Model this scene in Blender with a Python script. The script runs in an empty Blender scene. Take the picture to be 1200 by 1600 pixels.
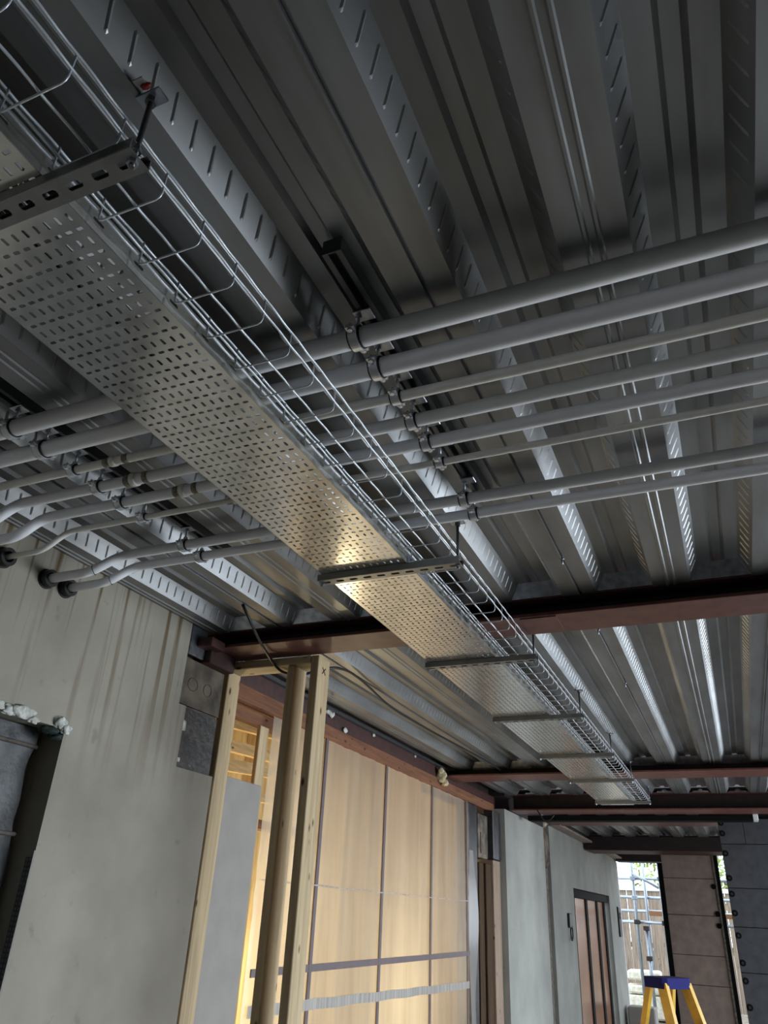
import bpy, math, random
from mathutils import Vector, Matrix
random.seed(7)
sc = bpy.context.scene
COL = sc.collection

# ------------------------------------------------------------------ camera
cam_d = bpy.data.cameras.new('camera'); cam = bpy.data.objects.new('camera', cam_d); COL.objects.link(cam)
sc.camera = cam
cam_d.sensor_fit = 'VERTICAL'; cam_d.sensor_height = 24.0
cam_d.lens = 1158.9 / 1600 * 24.0
cam_d.clip_start = 0.02; cam_d.clip_end = 300
RW = ((0.91769324, -0.15176589, -0.36715967), (0.39493319, 0.44898991, 0.80152095), (0.04320745, -0.8805539, 0.47197239))
m4 = Matrix.Identity(4)
for i in range(3):
    m4[i][0] = RW[i][0]; m4[i][1] = -RW[i][1]; m4[i][2] = -RW[i][2]
m4[2][3] = 1.6
cam.matrix_world = m4

# ------------------------------------------------------------------ world, lights, exposure
w = bpy.data.worlds.new('world'); sc.world = w; w.use_nodes = True
nt = w.node_tree; bg = nt.nodes['Background']
SKY = 3.6
tc = nt.nodes.new('ShaderNodeTexCoord'); mp = nt.nodes.new('ShaderNodeMapping'); nz = nt.nodes.new('ShaderNodeTexNoise'); cr = nt.nodes.new('ShaderNodeValToRGB')
mp.inputs['Scale'].default_value = (1, 1, 2.5); nz.inputs['Scale'].default_value = 2.2; nz.inputs['Detail'].default_value = 3
nt.links.new(tc.outputs['Generated'], mp.inputs[0]); nt.links.new(mp.outputs[0], nz.inputs['Vector']); nt.links.new(nz.outputs['Fac'], cr.inputs[0])
cr.color_ramp.elements[0].position = 0.35; cr.color_ramp.elements[0].color = (0.66, 0.80, 1.0, 1)
cr.color_ramp.elements[1].position = 0.65; cr.color_ramp.elements[1].color = (0.98, 1.0, 1.0, 1)
nt.links.new(cr.outputs[0], bg.inputs['Color']); bg.inputs['Strength'].default_value = SKY

def area(name, loc, direction, size, size_y, power, color):
    d = bpy.data.lights.new(name, 'AREA'); d.shape = 'RECTANGLE'; d.size = size; d.size_y = size_y; d.energy = power; d.color = color
    o = bpy.data.objects.new(name, d); COL.objects.link(o); o.location = loc
    o.rotation_euler = Vector(direction).to_track_quat('-Z', 'Y').to_euler()
    return o
# daylight falling in through the open right-hand side of the building
area('daylight_side', (4.7, 6.2, 1.3), (-0.88, -0.42, -0.03), 7.5, 2.4, 560, (0.80, 0.90, 1.0))
# warm work lamps in the room behind the plastic sheet
def lamp(name, loc, p, r=0.08, col=(1.0, 0.84, 0.52)):
    d = bpy.data.lights.new(name, 'POINT'); d.energy = p; d.shadow_soft_size = r; d.color = col
    o = bpy.data.objects.new(name, d); COL.objects.link(o); o.location = loc
lamp('work_lamp', (-2.95, 3.8, 1.35), 30)
lamp('work_lamp', (-2.95, 5.5, 1.0), 46)
sc.view_settings.view_transform = 'Standard'; sc.view_settings.look = 'None'; sc.view_settings.gamma = 1.0
sc.view_settings.use_curve_mapping = False
sc.view_settings.exposure = 0.0
sc.cycles.max_bounces = 10; sc.cycles.transparent_max_bounces = 16; sc.cycles.sample_clamp_indirect = 6
sc.cycles.diffuse_bounces = 5; sc.cycles.glossy_bounces = 5

# ------------------------------------------------------------------ material helpers
def newmat(name):
    m = bpy.data.materials.new(name); m.use_nodes = True
    return m, m.node_tree, m.node_tree.nodes['Principled BSDF']
def lin(c): return tuple(((v / 12.92) if v <= 0.04045 else ((v + 0.055) / 1.055) ** 2.4) for v in c) + (1,)
def mixnoise(name, c1, c2, rough=0.6, metal=0.0, scale=(4, 4, 4), nscale=3.0, detail=5, lo=0.35, hi=0.65, bump=0.0, bscale=60, r2=None, spec=None):
    m, t, b = newmat(name)
    tc = t.nodes.new('ShaderNodeTexCoord'); mp = t.nodes.new('ShaderNodeMapping'); mp.inputs['Scale'].default_value = scale
    n = t.nodes.new('ShaderNodeTexNoise'); n.inputs['Scale'].default_value = nscale; n.inputs['Detail'].default_value = detail
    r = t.nodes.new('ShaderNodeValToRGB'); r.color_ramp.elements[0].position = lo; r.color_ramp.elements[1].position = hi
    r.color_ramp.elements[0].color = lin(c1); r.color_ramp.elements[1].color = lin(c2)
    t.links.new(tc.outputs['Object'], mp.inputs[0]); t.links.new(mp.outputs[0], n.inputs['Vector']); t.links.new(n.outputs['Fac'], r.inputs[0])
    t.links.new(r.outputs[0], b.inputs['Base Color'])
    b.inputs['Roughness'].default_value = rough; b.inputs['Metallic'].default_value = metal
    if spec is not None: b.inputs['Specular IOR Level'].default_value = spec
    if r2 is not None:
        q = t.nodes.new('ShaderNodeMapRange'); q.inputs['To Min'].default_value = rough; q.inputs['To Max'].default_value = r2
        t.links.new(n.outputs['Fac'], q.inputs[0]); t.links.new(q.outputs[0], b.inputs['Roughness'])
    if bump:
        n2 = t.nodes.new('ShaderNodeTexNoise'); n2.inputs['Scale'].default_value = bscale; n2.inputs['Detail'].default_value = 4
        t.links.new(tc.outputs['Object'], n2.inputs['Vector'])
        bp = t.nodes.new('ShaderNodeBump'); bp.inputs['Strength'].default_value = bump; bp.inputs['Distance'].default_value = 0.01
        t.links.new(n2.outputs['Fac'], bp.inputs['Height']); t.links.new(bp.outputs[0], b.inputs['Normal'])
    return m
def wood(name, c1, c2, knot, axis='Z', rough=0.75, gs=1.0, spec=0.3):
    m, t, b = newmat(name)
    tc = t.nodes.new('ShaderNodeTexCoord'); mp = t.nodes.new('ShaderNodeMapping')
    s = [30 * gs, 30 * gs, 30 * gs]; s['XYZ'.index(axis)] = 1.6 * gs; mp.inputs['Scale'].default_value = s
    n = t.nodes.new('ShaderNodeTexNoise'); n.inputs['Scale'].default_value = 1.4; n.inputs['Detail'].default_value = 6; n.inputs['Distortion'].default_value = 0.8
    r = t.nodes.new('ShaderNodeValToRGB'); r.color_ramp.elements[0].position = 0.3; r.color_ramp.elements[1].position = 0.7
    r.color_ramp.elements[0].color = lin(c1); r.color_ramp.elements[1].color = lin(c2)
    t.links.new(tc.outputs['Object'], mp.inputs[0]); t.links.new(mp.outputs[0], n.inputs['Vector']); t.links.new(n.outputs['Fac'], r.inputs[0])
    mp2 = t.nodes.new('ShaderNodeMapping'); s2 = [16 * gs, 16 * gs, 16 * gs]; s2['XYZ'.index(axis)] = 7 * gs; mp2.inputs['Scale'].default_value = s2
    v = t.nodes.new('ShaderNodeTexVoronoi'); v.inputs['Scale'].default_value = 1.0
    t.links.new(tc.outputs['Object'], mp2.inputs[0]); t.links.new(mp2.outputs[0], v.inputs['Vector'])
    k = t.nodes.new('ShaderNodeValToRGB'); k.color_ramp.elements[0].position = 0.07; k.color_ramp.elements[1].position = 0.16
    k.color_ramp.elements[0].color = (1, 1, 1, 1); k.color_ramp.elements[1].color = (0, 0, 0, 1)
    t.links.new(v.outputs['Distance'], k.inputs[0])
    mx = t.nodes.new('ShaderNodeMix'); mx.data_type = 'RGBA'; mx.inputs['B'].default_value = lin(knot)
    t.links.new(k.outputs[0], mx.inputs[0]); t.links.new(r.outputs[0], mx.inputs['A']); t.links.new(mx.outputs['Result'], b.inputs['Base Color'])
    b.inputs['Roughness'].default_value = rough; b.inputs['Specular IOR Level'].default_value = spec
    return m
def plain(name, c, rough=0.5, metal=0.0):
    return mixnoise(name, tuple(v * 0.93 for v in c), c, rough, metal, nscale=6)

def deckmat():
    m, t, b = newmat('galvanised_decking')
    tc = t.nodes.new('ShaderNodeTexCoord'); mp = t.nodes.new('ShaderNodeMapping'); mp.inputs['Scale'].default_value = (5, 1.0, 5)
    n = t.nodes.new('ShaderNodeTexNoise'); n.inputs['Scale'].default_value = 2.0; n.inputs['Detail'].default_value = 4
    r = t.nodes.new('ShaderNodeValToRGB'); r.color_ramp.elements[0].position = 0.3; r.color_ramp.elements[1].position = 0.7
    r.color_ramp.elements[0].color = (0.235, 0.232, 0.226, 1); r.color_ramp.elements[1].color = (0.36, 0.37, 0.385, 1)
    t.links.new(tc.outputs['Object'], mp.inputs[0]); t.links.new(mp.outputs[0], n.inputs['Vector']); t.links.new(n.outputs['Fac'], r.inputs[0])
    t.links.new(r.outputs[0], b.inputs['Base Color'])
    b.inputs['Metallic'].default_value = 0.85
    n2 = t.nodes.new('ShaderNodeTexNoise'); n2.inputs['Scale'].default_value = 9; n2.inputs['Detail'].default_value = 5
    q = t.nodes.new('ShaderNodeMapRange'); q.inputs['To Min'].default_value = 0.33; q.inputs['To Max'].default_value = 0.47
    t.links.new(tc.outputs['Object'], n2.inputs['Vector']); t.links.new(n2.outputs['Fac'], q.inputs[0]); t.links.new(q.outputs[0], b.inputs['Roughness'])
    return m
def rendermat(name, base, light, stain, streaks=True, lo=0.52, ztop=2.7):
    # painted plaster with run-down stains (a dirt pattern of its own) that fade out below the ceiling
    m, t, b = newmat(name)
    L = t.links
    tc = t.nodes.new('ShaderNodeTexCoord')
    n = t.nodes.new('ShaderNodeTexNoise'); n.inputs['Scale'].default_value = 2.5; n.inputs['Detail'].default_value = 7
    r = t.nodes.new('ShaderNodeValToRGB'); r.color_ramp.elements[0].position = 0.3; r.color_ramp.elements[1].position = 0.7
    r.color_ramp.elements[0].color = lin(base); r.color_ramp.elements[1].color = lin(light)
    g = t.nodes.new('ShaderNodeNewGeometry')
    L.new(g.outputs['Position'], n.inputs['Vector']); L.new(n.outputs['Fac'], r.inputs[0])
    out = r.outputs[0]
    if streaks:
        mp = t.nodes.new('ShaderNodeMapping'); mp.inputs['Scale'].default_value = (1, 27, 0.8)
        s = t.nodes.new('ShaderNodeTexNoise'); s.inputs['Scale'].default_value = 1.0; s.inputs['Detail'].default_value = 5; s.inputs['Distortion'].default_value = 0.25
        L.new(g.outputs['Position'], mp.inputs[0]); L.new(mp.outputs[0], s.inputs['Vector'])
        k = t.nodes.new('ShaderNodeValToRGB'); k.color_ramp.elements[0].position = lo; k.color_ramp.elements[1].position = lo + 0.11
        L.new(s.outputs['Fac'], k.inputs[0])
        sx = t.nodes.new('ShaderNodeSeparateXYZ'); L.new(g.outputs['Position'], sx.inputs[0])
        mr = t.nodes.new('ShaderNodeMapRange'); mr.inputs['From Min'].default_value = 1.95; mr.inputs['From Max'].default_value = ztop; mr.inputs['To Max'].default_value = 1.0
        L.new(sx.outputs['Z'], mr.inputs[0])
        mu = t.nodes.new('ShaderNodeMath'); mu.operation = 'MULTIPLY'; L.new(k.outputs[0], mu.inputs[0]); L.new(mr.outputs[0], mu.inputs[1])
        mx = t.nodes.new('ShaderNodeMix'); mx.data_type = 'RGBA'; mx.inputs['B'].default_value = lin(stain)
        L.new(mu.outputs[0], mx.inputs[0]); L.new(out, mx.inputs['A']); out = mx.outputs['Result']
    n3 = t.nodes.new('ShaderNodeTexNoise'); n3.inputs['Scale'].default_value = 14; n3.inputs['Detail'].default_value = 6
    L.new(g.outputs['Position'], n3.inputs['Vector'])
    k3 = t.nodes.new('ShaderNodeValToRGB'); k3.color_ramp.elements[0].position = 0.66; k3.color_ramp.elements[1].position = 0.74
    L.new(n3.outputs['Fac'], k3.inputs[0])
    m3 = t.nodes.new('ShaderNodeMath'); m3.operation = 'MULTIPLY'; m3.inputs[1].default_value = 0.35; L.new(k3.outputs[0], m3.inputs[0])
    mx3 = t.nodes.new('ShaderNodeMix'); mx3.data_type = 'RGBA'; mx3.inputs['B'].default_value = lin((0.42, 0.41, 0.39))
    L.new(m3.outputs[0], mx3.inputs[0]); L.new(out, mx3.inputs['A'])
    L.new(mx3.outputs['Result'], b.inputs['Base Color']); b.inputs['Roughness'].default_value = 0.85; b.inputs['Specular IOR Level'].default_value = 0.2
    bp = t.nodes.new('ShaderNodeBump'); bp.inputs['Strength'].default_value = 0.25; bp.inputs['Distance'].default_value = 0.01
    L.new(n3.outputs['Fac'], bp.inputs['Height']); L.new(bp.outputs[0], b.inputs['Normal'])
    return m
def sheetmat():
    m, t, b = newmat('polythene_film'); L = t.links
    out = t.nodes['Material Output']; t.nodes.remove(b)
    tr = t.nodes.new('ShaderNodeBsdfTransparent'); tr.inputs[0].default_value = (0.96, 0.95, 0.93, 1)
    tl = t.nodes.new('ShaderNodeBsdfTranslucent'); tl.inputs[0].default_value = (0.86, 0.82, 0.74, 1)
    df = t.nodes.new('ShaderNodeBsdfDiffuse'); df.inputs[0].default_value = (0.72, 0.70, 0.68, 1)
    gl = t.nodes.new('ShaderNodeBsdfGlossy'); gl.inputs['Roughness'].default_value = 0.3; gl.inputs[0].default_value = (0.8, 0.8, 0.8, 1)
    g = t.nodes.new('ShaderNodeNewGeometry'); mp = t.nodes.new('ShaderNodeMapping'); mp.inputs['Scale'].default_value = (1, 6, 0.5)
    n = t.nodes.new('ShaderNodeTexNoise'); n.inputs['Scale'].default_value = 1; n.inputs['Detail'].default_value = 4
    L.new(g.outputs['Position'], mp.inputs[0]); L.new(mp.outputs[0], n.inputs['Vector'])
    mr = t.nodes.new('ShaderNodeMapRange'); mr.inputs['From Min'].default_value = 0.3; mr.inputs['From Max'].default_value = 0.7; mr.inputs['To Min'].default_value = 0.42; mr.inputs['To Max'].default_value = 0.56
    L.new(n.outputs['Fac'], mr.inputs[0])
    bp = t.nodes.new('ShaderNodeBump'); bp.inputs['Strength'].default_value = 0.5; bp.inputs['Distance'].default_value = 0.02
    L.new(n.outputs['Fac'], bp.inputs['Height']); L.new(bp.outputs[0], gl.inputs['Normal'])
    a = t.nodes.new('ShaderNodeMixShader'); a.inputs[0].default_value = 0.38; L.new(tl.outputs[0], a.inputs[1]); L.new(df.outputs[0], a.inputs[2])
    c = t.nodes.new('ShaderNodeMixShader'); c.inputs[0].default_value = 0.08; L.new(a.outputs[0], c.inputs[1]); L.new(gl.outputs[0], c.inputs[2])
    d = t.nodes.new('ShaderNodeMixShader'); L.new(mr.outputs[0], d.inputs[0]); L.new(tr.outputs[0], d.inputs[1]); L.new(c.outputs[0], d.inputs[2])
    L.new(d.outputs[0], out.inputs[0])
    return m

M = dict(
    deck=deckmat(),
    slab=plain('concrete_slab', (0.5, 0.5, 0.5), 0.9),
    tray=mixnoise('galvanised_tray', (0.80, 0.79, 0.76), (0.88, 0.87, 0.85), 0.15, 0.85, nscale=5, r2=0.27),
    galv=mixnoise('bright_zinc', (0.62, 0.63, 0.66), (0.76, 0.78, 0.82), 0.28, 0.9, nscale=9),
    wire=plain('zinc_wire', (0.90, 0.92, 0.95), 0.35, 0.45),
    strut=plain('dull_zinc_channel', (0.42, 0.43, 0.44), 0.42, 0.85),
    chan=plain('hanger_channel_zinc', (0.58, 0.58, 0.57), 0.4, 0.8),
    chrome=plain('clamp_steel', (0.90, 0.91, 0.93), 0.22, 0.55),
    rubber=plain('black_rubber', (0.05, 0.05, 0.055), 0.5),
    pipe=mixnoise('grey_white_pipe', (0.92, 0.92, 0.935), (0.95, 0.95, 0.96), 0.38, 0, nscale=4),
    cream=mixnoise('cream_pipe', (0.88, 0.87, 0.84), (0.92, 0.91, 0.885), 0.45, 0, nscale=5),
    tape=mixnoise('brown_tape', (0.35, 0.31, 0.25), (0.62, 0.58, 0.5), 0.5, 0, nscale=40),
    redsteel=mixnoise('red_oxide_steel', (0.20, 0.10, 0.095), (0.28, 0.14, 0.125), 0.6, 0, nscale=6, detail=7),
    brightred=mixnoise('red_oxide_flange', (0.34, 0.205, 0.18), (0.41, 0.25, 0.215), 0.45, 0, nscale=4, detail=7),
    dark_shade_steel=mixnoise('dark_and_shaded_steel', (0.09, 0.06, 0.06), (0.16, 0.10, 0.095), 0.6, 0, nscale=5),  # dark steel parts, and the shade painted on beam webs
    wall=rendermat('stained_plaster', (0.565, 0.54, 0.495), (0.67, 0.645, 0.595), (0.38, 0.31, 0.20)),
    farwall=rendermat('grey_white_plaster', (0.54, 0.54, 0.52), (0.62, 0.62, 0.595), (0.40, 0.39, 0.35), lo=0.66),
    masonry=mixnoise('weathered_block', (0.19, 0.165, 0.15), (0.48, 0.43, 0.37), 0.7, 0, nscale=1.8, detail=8, bump=0.5, bscale=30),
    darkmasonry=mixnoise('darker_block', (0.12, 0.105, 0.10), (0.30, 0.27, 0.25), 0.5, 0, nscale=5, detail=8, bump=0.5, bscale=30),  # darker tone for the lower block and the oval marks
    niche=mixnoise('grey_blockwork', (0.22, 0.225, 0.23), (0.36, 0.365, 0.37), 0.55, 0, nscale=3, detail=8, bump=0.4, bscale=40),
    mortar=mixnoise('brown_mortar', (0.30, 0.27, 0.25), (0.45, 0.41, 0.37), 0.8, 0, nscale=5),
    foam=mixnoise('cured_foam', (0.62, 0.56, 0.42), (0.84, 0.80, 0.68), 0.7, 0, nscale=12, bump=0.4, bscale=50),
    whitefoam=mixnoise('white_plaster_lump', (0.62, 0.63, 0.60), (0.85, 0.85, 0.82), 0.8, 0, nscale=9, bump=0.6, bscale=40),
    greenfelt=mixnoise('green_felt', (0.10, 0.14, 0.13), (0.22, 0.27, 0.25), 0.9, 0, nscale=20),
    pine=wood('pine_timber', (0.67, 0.59, 0.46), (0.80, 0.71, 0.57), (0.28, 0.18, 0.11)),
    pinex=wood('pine_timber_cross', (0.63, 0.56, 0.44), (0.75, 0.68, 0.55), (0.28, 0.18, 0.11), 'X'),
    piney=wood('pine_timber_long', (0.72, 0.60, 0.42), (0.86, 0.75, 0.56), (0.30, 0.2, 0.12), 'Y'),
    lintel=wood('red_brown_timber', (0.38, 0.25, 0.18), (0.52, 0.35, 0.25), (0.25, 0.13, 0.09), 'Y'),
    palewood=wood('pale_pinkish_timber', (0.50, 0.42, 0.36), (0.62, 0.54, 0.47), (0.3, 0.2, 0.15)),
    oldwood=wood('dark_aged_timber', (0.15, 0.10, 0.05), (0.32, 0.22, 0.10), (0.08, 0.05, 0.03)),
    osb=mixnoise('warm_ply', (0.72, 0.60, 0.40), (0.86, 0.76, 0.55), 0.8, 0, scale=(1, 6, 1), nscale=2.5),
    board=mixnoise('grey_plasterboard', (0.56, 0.54, 0.52), (0.59, 0.57, 0.55), 0.85, 0, nscale=2),
    brownbar=plain('brown_frame', (0.40, 0.35, 0.36), 0.5),
    film=sheetmat(),
    whitetape=mixnoise('white_tape', (0.55, 0.53, 0.50), (0.68, 0.66, 0.63), 0.5, 0, scale=(1, 20, 1), nscale=2),
    membrane=mixnoise('black_membrane', (0.10, 0.095, 0.10), (0.22, 0.21, 0.22), 0.35, 0, nscale=4),
    cable=plain('black_cable', (0.04, 0.04, 0.04), 0.45),
    insul=mixnoise('grey_insulation_board', (0.19, 0.20, 0.225), (0.24, 0.25, 0.275), 0.6, 0, nscale=3),
    joint=plain('dark_joint', (0.10, 0.10, 0.11), 0.8),
    brownboard=mixnoise('brown_insulation_board', (0.52, 0.46, 0.43), (0.60, 0.53, 0.49), 0.7, 0, nscale=2),
    black=mixnoise('black_frame', (0.02, 0.02, 0.022), (0.03, 0.03, 0.035), 0.8, 0, spec=0.15),
    copperglass=mixnoise('brown_reflection_glass', (0.58, 0.40, 0.30), (0.66, 0.47, 0.36), 0.18, 0.2, nscale=0.6, detail=1),  # brown reflection put into the pane colour
    unseenwall=mixnoise('unseen_wall_dark', (0.27, 0.265, 0.26), (0.34, 0.335, 0.32), 0.8, 0, nscale=3),  # unseen walls only, toned dark so little light reaches the near ceiling
    floor=mixnoise('concrete_floor', (0.54, 0.53, 0.50), (0.64, 0.63, 0.60), 0.6, 0, nscale=2, detail=8),
    yard=mixnoise('yard_earth', (0.40, 0.37, 0.32), (0.58, 0.55, 0.5), 0.9, 0, nscale=3, detail=8),
    fence=wood('grey_fence_board', (0.42, 0.38, 0.34), (0.62, 0.56, 0.49), (0.3, 0.25, 0.2)),
    scaf=plain('scaffold_tube_zinc', (0.62, 0.66, 0.70), 0.35, 0.7),
    scafboard=plain('scaffold_plank_wood', (0.60, 0.44, 0.30), 0.8),
    leaf=mixnoise('tree_leaves', (0.34, 0.44, 0.14), (0.62, 0.70, 0.36), 0.7, 0, nscale=8),
    bark=plain('tree_bark', (0.32, 0.27, 0.22), 0.9),
    yellow=plain('yellow_fibreglass', (0.80, 0.62, 0.04), 0.4),
    blue=plain('blue_plastic', (0.015, 0.03, 0.36), 0.9),
    alu=plain('ladder_tread_aluminium', (0.7, 0.7, 0.7), 0.35, 0.8),
    redpaint=plain('red_paint', (0.55, 0.14, 0.10), 0.5),
    pencil=plain('dark_pencil', (0.12, 0.10, 0.09), 0.8),
    packs=mixnoise('pale_packs', (0.80, 0.78, 0.68), (0.92, 0.92, 0.88), 0.7, 0, nscale=4),
    switch=plain('dark_switch_plate', (0.13, 0.14, 0.14), 0.4),
    polishedspot=plain('white_plastic', (0.85, 0.86, 0.86), 0.4),
)

# ------------------------------------------------------------------ mesh helpers
class MB:
    def __init__(s): s.v = []; s.f = []; s.m = []; s.sm = []; s.mats = []
    def mi(s, m):
        if m not in s.mats: s.mats.append(m)
        return s.mats.index(m)
    def add(s, vs, fs, m, smooth=False):
        o = len(s.v); s.v += [tuple(v) for v in vs]; k = s.mi(m)
        for f in fs: s.f.append([i + o for i in f]); s.m.append(k); s.sm.append(smooth)
        return s
    def box(s, a, b, m, rot=None):
        x0, y0, z0 = a; x1, y1, z1 = b
        vs = [(x0, y0, z0), (x1, y0, z0), (x1, y1, z0), (x0, y1, z0), (x0, y0, z1), (x1, y0, z1), (x1, y1, z1), (x0, y1, z1)]
        return s.add(vs, [(3, 2, 1, 0), (4, 5, 6, 7), (0, 1, 5, 4), (1, 2, 6, 5), (2, 3, 7, 6), (3, 0, 4, 7)], m)
    def bbox(s, a, b, m, c=0.003):
        # box with chamfered edges (an octagon-ish prism on every edge)
        x0, y0, z0 = a; x1, y1, z1 = b; vs = []; key = {}
        for sx in (0, 1):
            for sy in (0, 1):
                for sz in (0, 1):
                    X = (x0, x1)[sx]; Y = (y0, y1)[sy]; Z = (z0, z1)[sz]; dx = c if sx == 0 else -c; dy = c if sy == 0 else -c; dz = c if sz == 0 else -c
                    key[(sx, sy, sz, 0)] = len(vs); vs.append((X, Y + dy, Z + dz))
                    key[(sx, sy, sz, 1)] = len(vs); vs.append((X + dx, Y, Z + dz))
                    key[(sx, sy, sz, 2)] = len(vs); vs.append((X + dx, Y + dy, Z))
        f = []
        for q in (0, 1):
            f.append([key[(q, a_, b_, 0)] for a_, b_ in ((0, 0), (0, 1), (1, 1), (1, 0))][::(1 if q == 0 else -1)])
            f.append([key[(a_, q, b_, 1)] for a_, b_ in ((0, 0), (1, 0), (1, 1), (0, 1))][::(1 if q == 0 else -1)])
            f.append([key[(a_, b_, q, 2)] for a_, b_ in ((0, 0), (0, 1), (1, 1), (1, 0))][::(1 if q == 0 else -1)])
        for a_ in (0, 1):
            for b_ in (0, 1):
                f.append([key[(a_, b_, 0, 0)], key[(a_, b_, 0, 1)], key[(a_, b_, 1, 1)], key[(a_, b_, 1, 0)]])
                f.append([key[(a_, 0, b_, 0)], key[(a_, 0, b_, 2)], key[(a_, 1, b_, 2)], key[(a_, 1, b_, 0)]])
                f.append([key[(0, a_, b_, 1)], key[(0, a_, b_, 2)], key[(1, a_, b_, 2)], key[(1, a_, b_, 1)]])
                for c_ in (0, 1): f.append([key[(a_, b_, c_, 0)], key[(a_, b_, c_, 1)], key[(a_, b_, c_, 2)]])
        return s.add(vs, f, m)
    def bar(s, p, q, w, d, m, up=(0, 0, 1)):
        p = Vector(p); q = Vector(q); t = (q - p).normalized(); u = Vector(up)
        a = t.cross(u)
        if a.length < 1e-4: a = t.cross(Vector((0, 1, 0)))
        a.normalize(); b = a.cross(t)
        vs = [r + a * sx * w / 2 + b * sy * d / 2 for r in (p, q) for sx, sy in ((-1, -1), (1, -1), (1, 1), (-1, 1))]
        return s.add(vs, [(0, 1, 2, 3), (7, 6, 5, 4), (0, 4, 5, 1), (1, 5, 6, 2), (2, 6, 7, 3), (3, 7, 4, 0)], m)
    def tube(s, path, r, m, n=10, caps=True, smooth=True):
        P = [Vector(p) for p in path]; R = r if isinstance(r, (list, tuple)) else [r] * len(P)
        vs = []; a = None
        for i, p in enumerate(P):
            t = (P[min(i + 1, len(P) - 1)] - P[max(i - 1, 0)]).normalized()
            if a is None:
                a = t.orthogonal().normalized()
            a = (a - t * a.dot(t)).normalized(); b = t.cross(a)
            for k in range(n):
                an = 2 * math.pi * k / n; vs.append(p + a * math.cos(an) * R[i] + b * math.sin(an) * R[i])
        fs = [(i * n + k, i * n + (k + 1) % n, (i + 1) * n + (k + 1) % n, (i + 1) * n + k) for i in range(len(P) - 1) for k in range(n)]
        s.add(vs, fs, m, smooth)
        if caps:
            o = len(s.v) - len(vs); k = s.mi(m)
            s.f.append([o + i for i in range(n)][::-1]); s.m.append(k); s.sm.append(False)
            s.f.append([o + (len(P) - 1) * n + i for i in range(n)]); s.m.append(k); s.sm.append(False)
        return s
    def ring(s, c, axis, r0, r1, wd, m, n=28, a0=0, a1=2 * math.pi):
        # flat band: rectangular section swept around axis
        c = Vector(c); ax = Vector(axis).normalized(); a = ax.orthogonal().normalized(); b = ax.cross(a)
        full = abs(a1 - a0 - 2 * math.pi) < 1e-6; N = n if full else n + 1; vs = []
        for k in range(N):
            an = a0 + (a1 - a0) * k / n; d = a * math.cos(an) + b * math.sin(an)
            for rr, h in ((r0, -wd / 2), (r1, -wd / 2), (r1, wd / 2), (r0, wd / 2)): vs.append(c + d * rr + ax * h)
        fs = []
        for k in range(n):
            j = (k + 1) % N
            for q in range(4): fs.append((k * 4 + q, k * 4 + (q + 1) % 4, j * 4 + (q + 1) % 4, j * 4 + q))
        return s.add(vs, fs, m, False)
    def cyl(s, c0, c1, r, m, n=12): return s.tube([c0, c1], r, m, n)
    def prism(s, poly, axis, a, b, m):
        # poly: 2-D points in the two other axes, swept along axis from a to b
        def P(u, v, t):
            return {'X': (t, u, v), 'Y': (u, t, v), 'Z': (u, v, t)}[axis]
        n = len(poly); vs = [P(u, v, a) for u, v in poly] + [P(u, v, b) for u, v in poly]
        return s.add(vs, [list(range(n)), list(range(2 * n - 1, n - 1, -1))] + [(i, i + n, (i + 1) % n + n, (i + 1) % n) for i in range(n)], m)
    def blob(s, c, r, m, seed=0, n=12, sq=(1, 1, 1), amp=0.25):
        rnd = random.Random(seed); ph = [rnd.uniform(0, 6.28) for _ in range(8)]; vs = []; h = n // 2
        for i in range(h + 1):
            th = math.pi * i / h
            for j in range(n):
                f = 2 * math.pi * j / n
                k = 1 + amp * (math.sin(3 * f + ph[0] + 2 * th) * math.sin(2 * th + ph[1]) + 0.5 * math.sin(5 * f + ph[2]) * math.sin(4 * th + ph[3])) * math.sin(th)
                vs.append((c[0] + r * k * sq[0] * math.sin(th) * math.cos(f), c[1] + r * k * sq[1] * math.sin(th) * math.sin(f), c[2] + r * k * sq[2] * math.cos(th)))
        fs = [(i * n + j, i * n + (j + 1) % n, (i + 1) * n + (j + 1) % n, (i + 1) * n + j) for i in range(h) for j in range(n)]
        return s.add(vs, fs, m, True)
    def build(s, name, parent=None, origin=None, recalc=True):
        if origin is None:
            if parent is not None: origin = (0, 0, 0)
            else:
                xs, ys, zs = zip(*s.v); origin = ((min(xs) + max(xs)) / 2, (min(ys) + max(ys)) / 2, min(zs))
        off = Vector(origin)
        if parent is not None: off = Vector(world_loc(parent)) + Vector(origin)
        me = bpy.data.meshes.new(name); me.from_pydata([Vector(v) - off for v in s.v], [], s.f)
        for m in s.mats: me.materials.append(m)
        me.polygons.foreach_set('material_index', s.m); me.polygons.foreach_set('use_smooth', s.sm)
        me.update()
        if recalc:
            import bmesh
            bm = bmesh.new(); bm.from_mesh(me); bmesh.ops.recalc_face_normals(bm, faces=bm.faces); bm.to_mesh(me); bm.free()
        o = bpy.data.objects.new(name, me); COL.objects.link(o)
        if parent is not None: o.parent = parent; o.location = origin
        else: o.location = off
        return o
def world_loc(o):
    l = Vector(o.location)
    while o.parent: o = o.parent; l += Vector(o.location)
    return l
def tag(o, label=None, cat=None, group=None, kind=None):
    if label: o['label'] = label
    if cat: o['category'] = cat
    if group: o['group'] = group
    if kind: o['kind'] = kind
    return o
def thing(name, loc, label, cat, group=None):
    o = bpy.data.objects.new(name, None); o.empty_display_size = 0.1; COL.objects.link(o); o.location = loc
    return tag(o, label, cat, group)
def dup(root, loc, label=None):
    def cp(o, par):
        c = o.copy(); COL.objects.link(c)
        if par is not None: c.parent = par
        for ch in list(o.children): cp(ch, c)
        return c
    r = cp(root, None); r.location = loc
    if label: r['label'] = label
    return r
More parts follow.
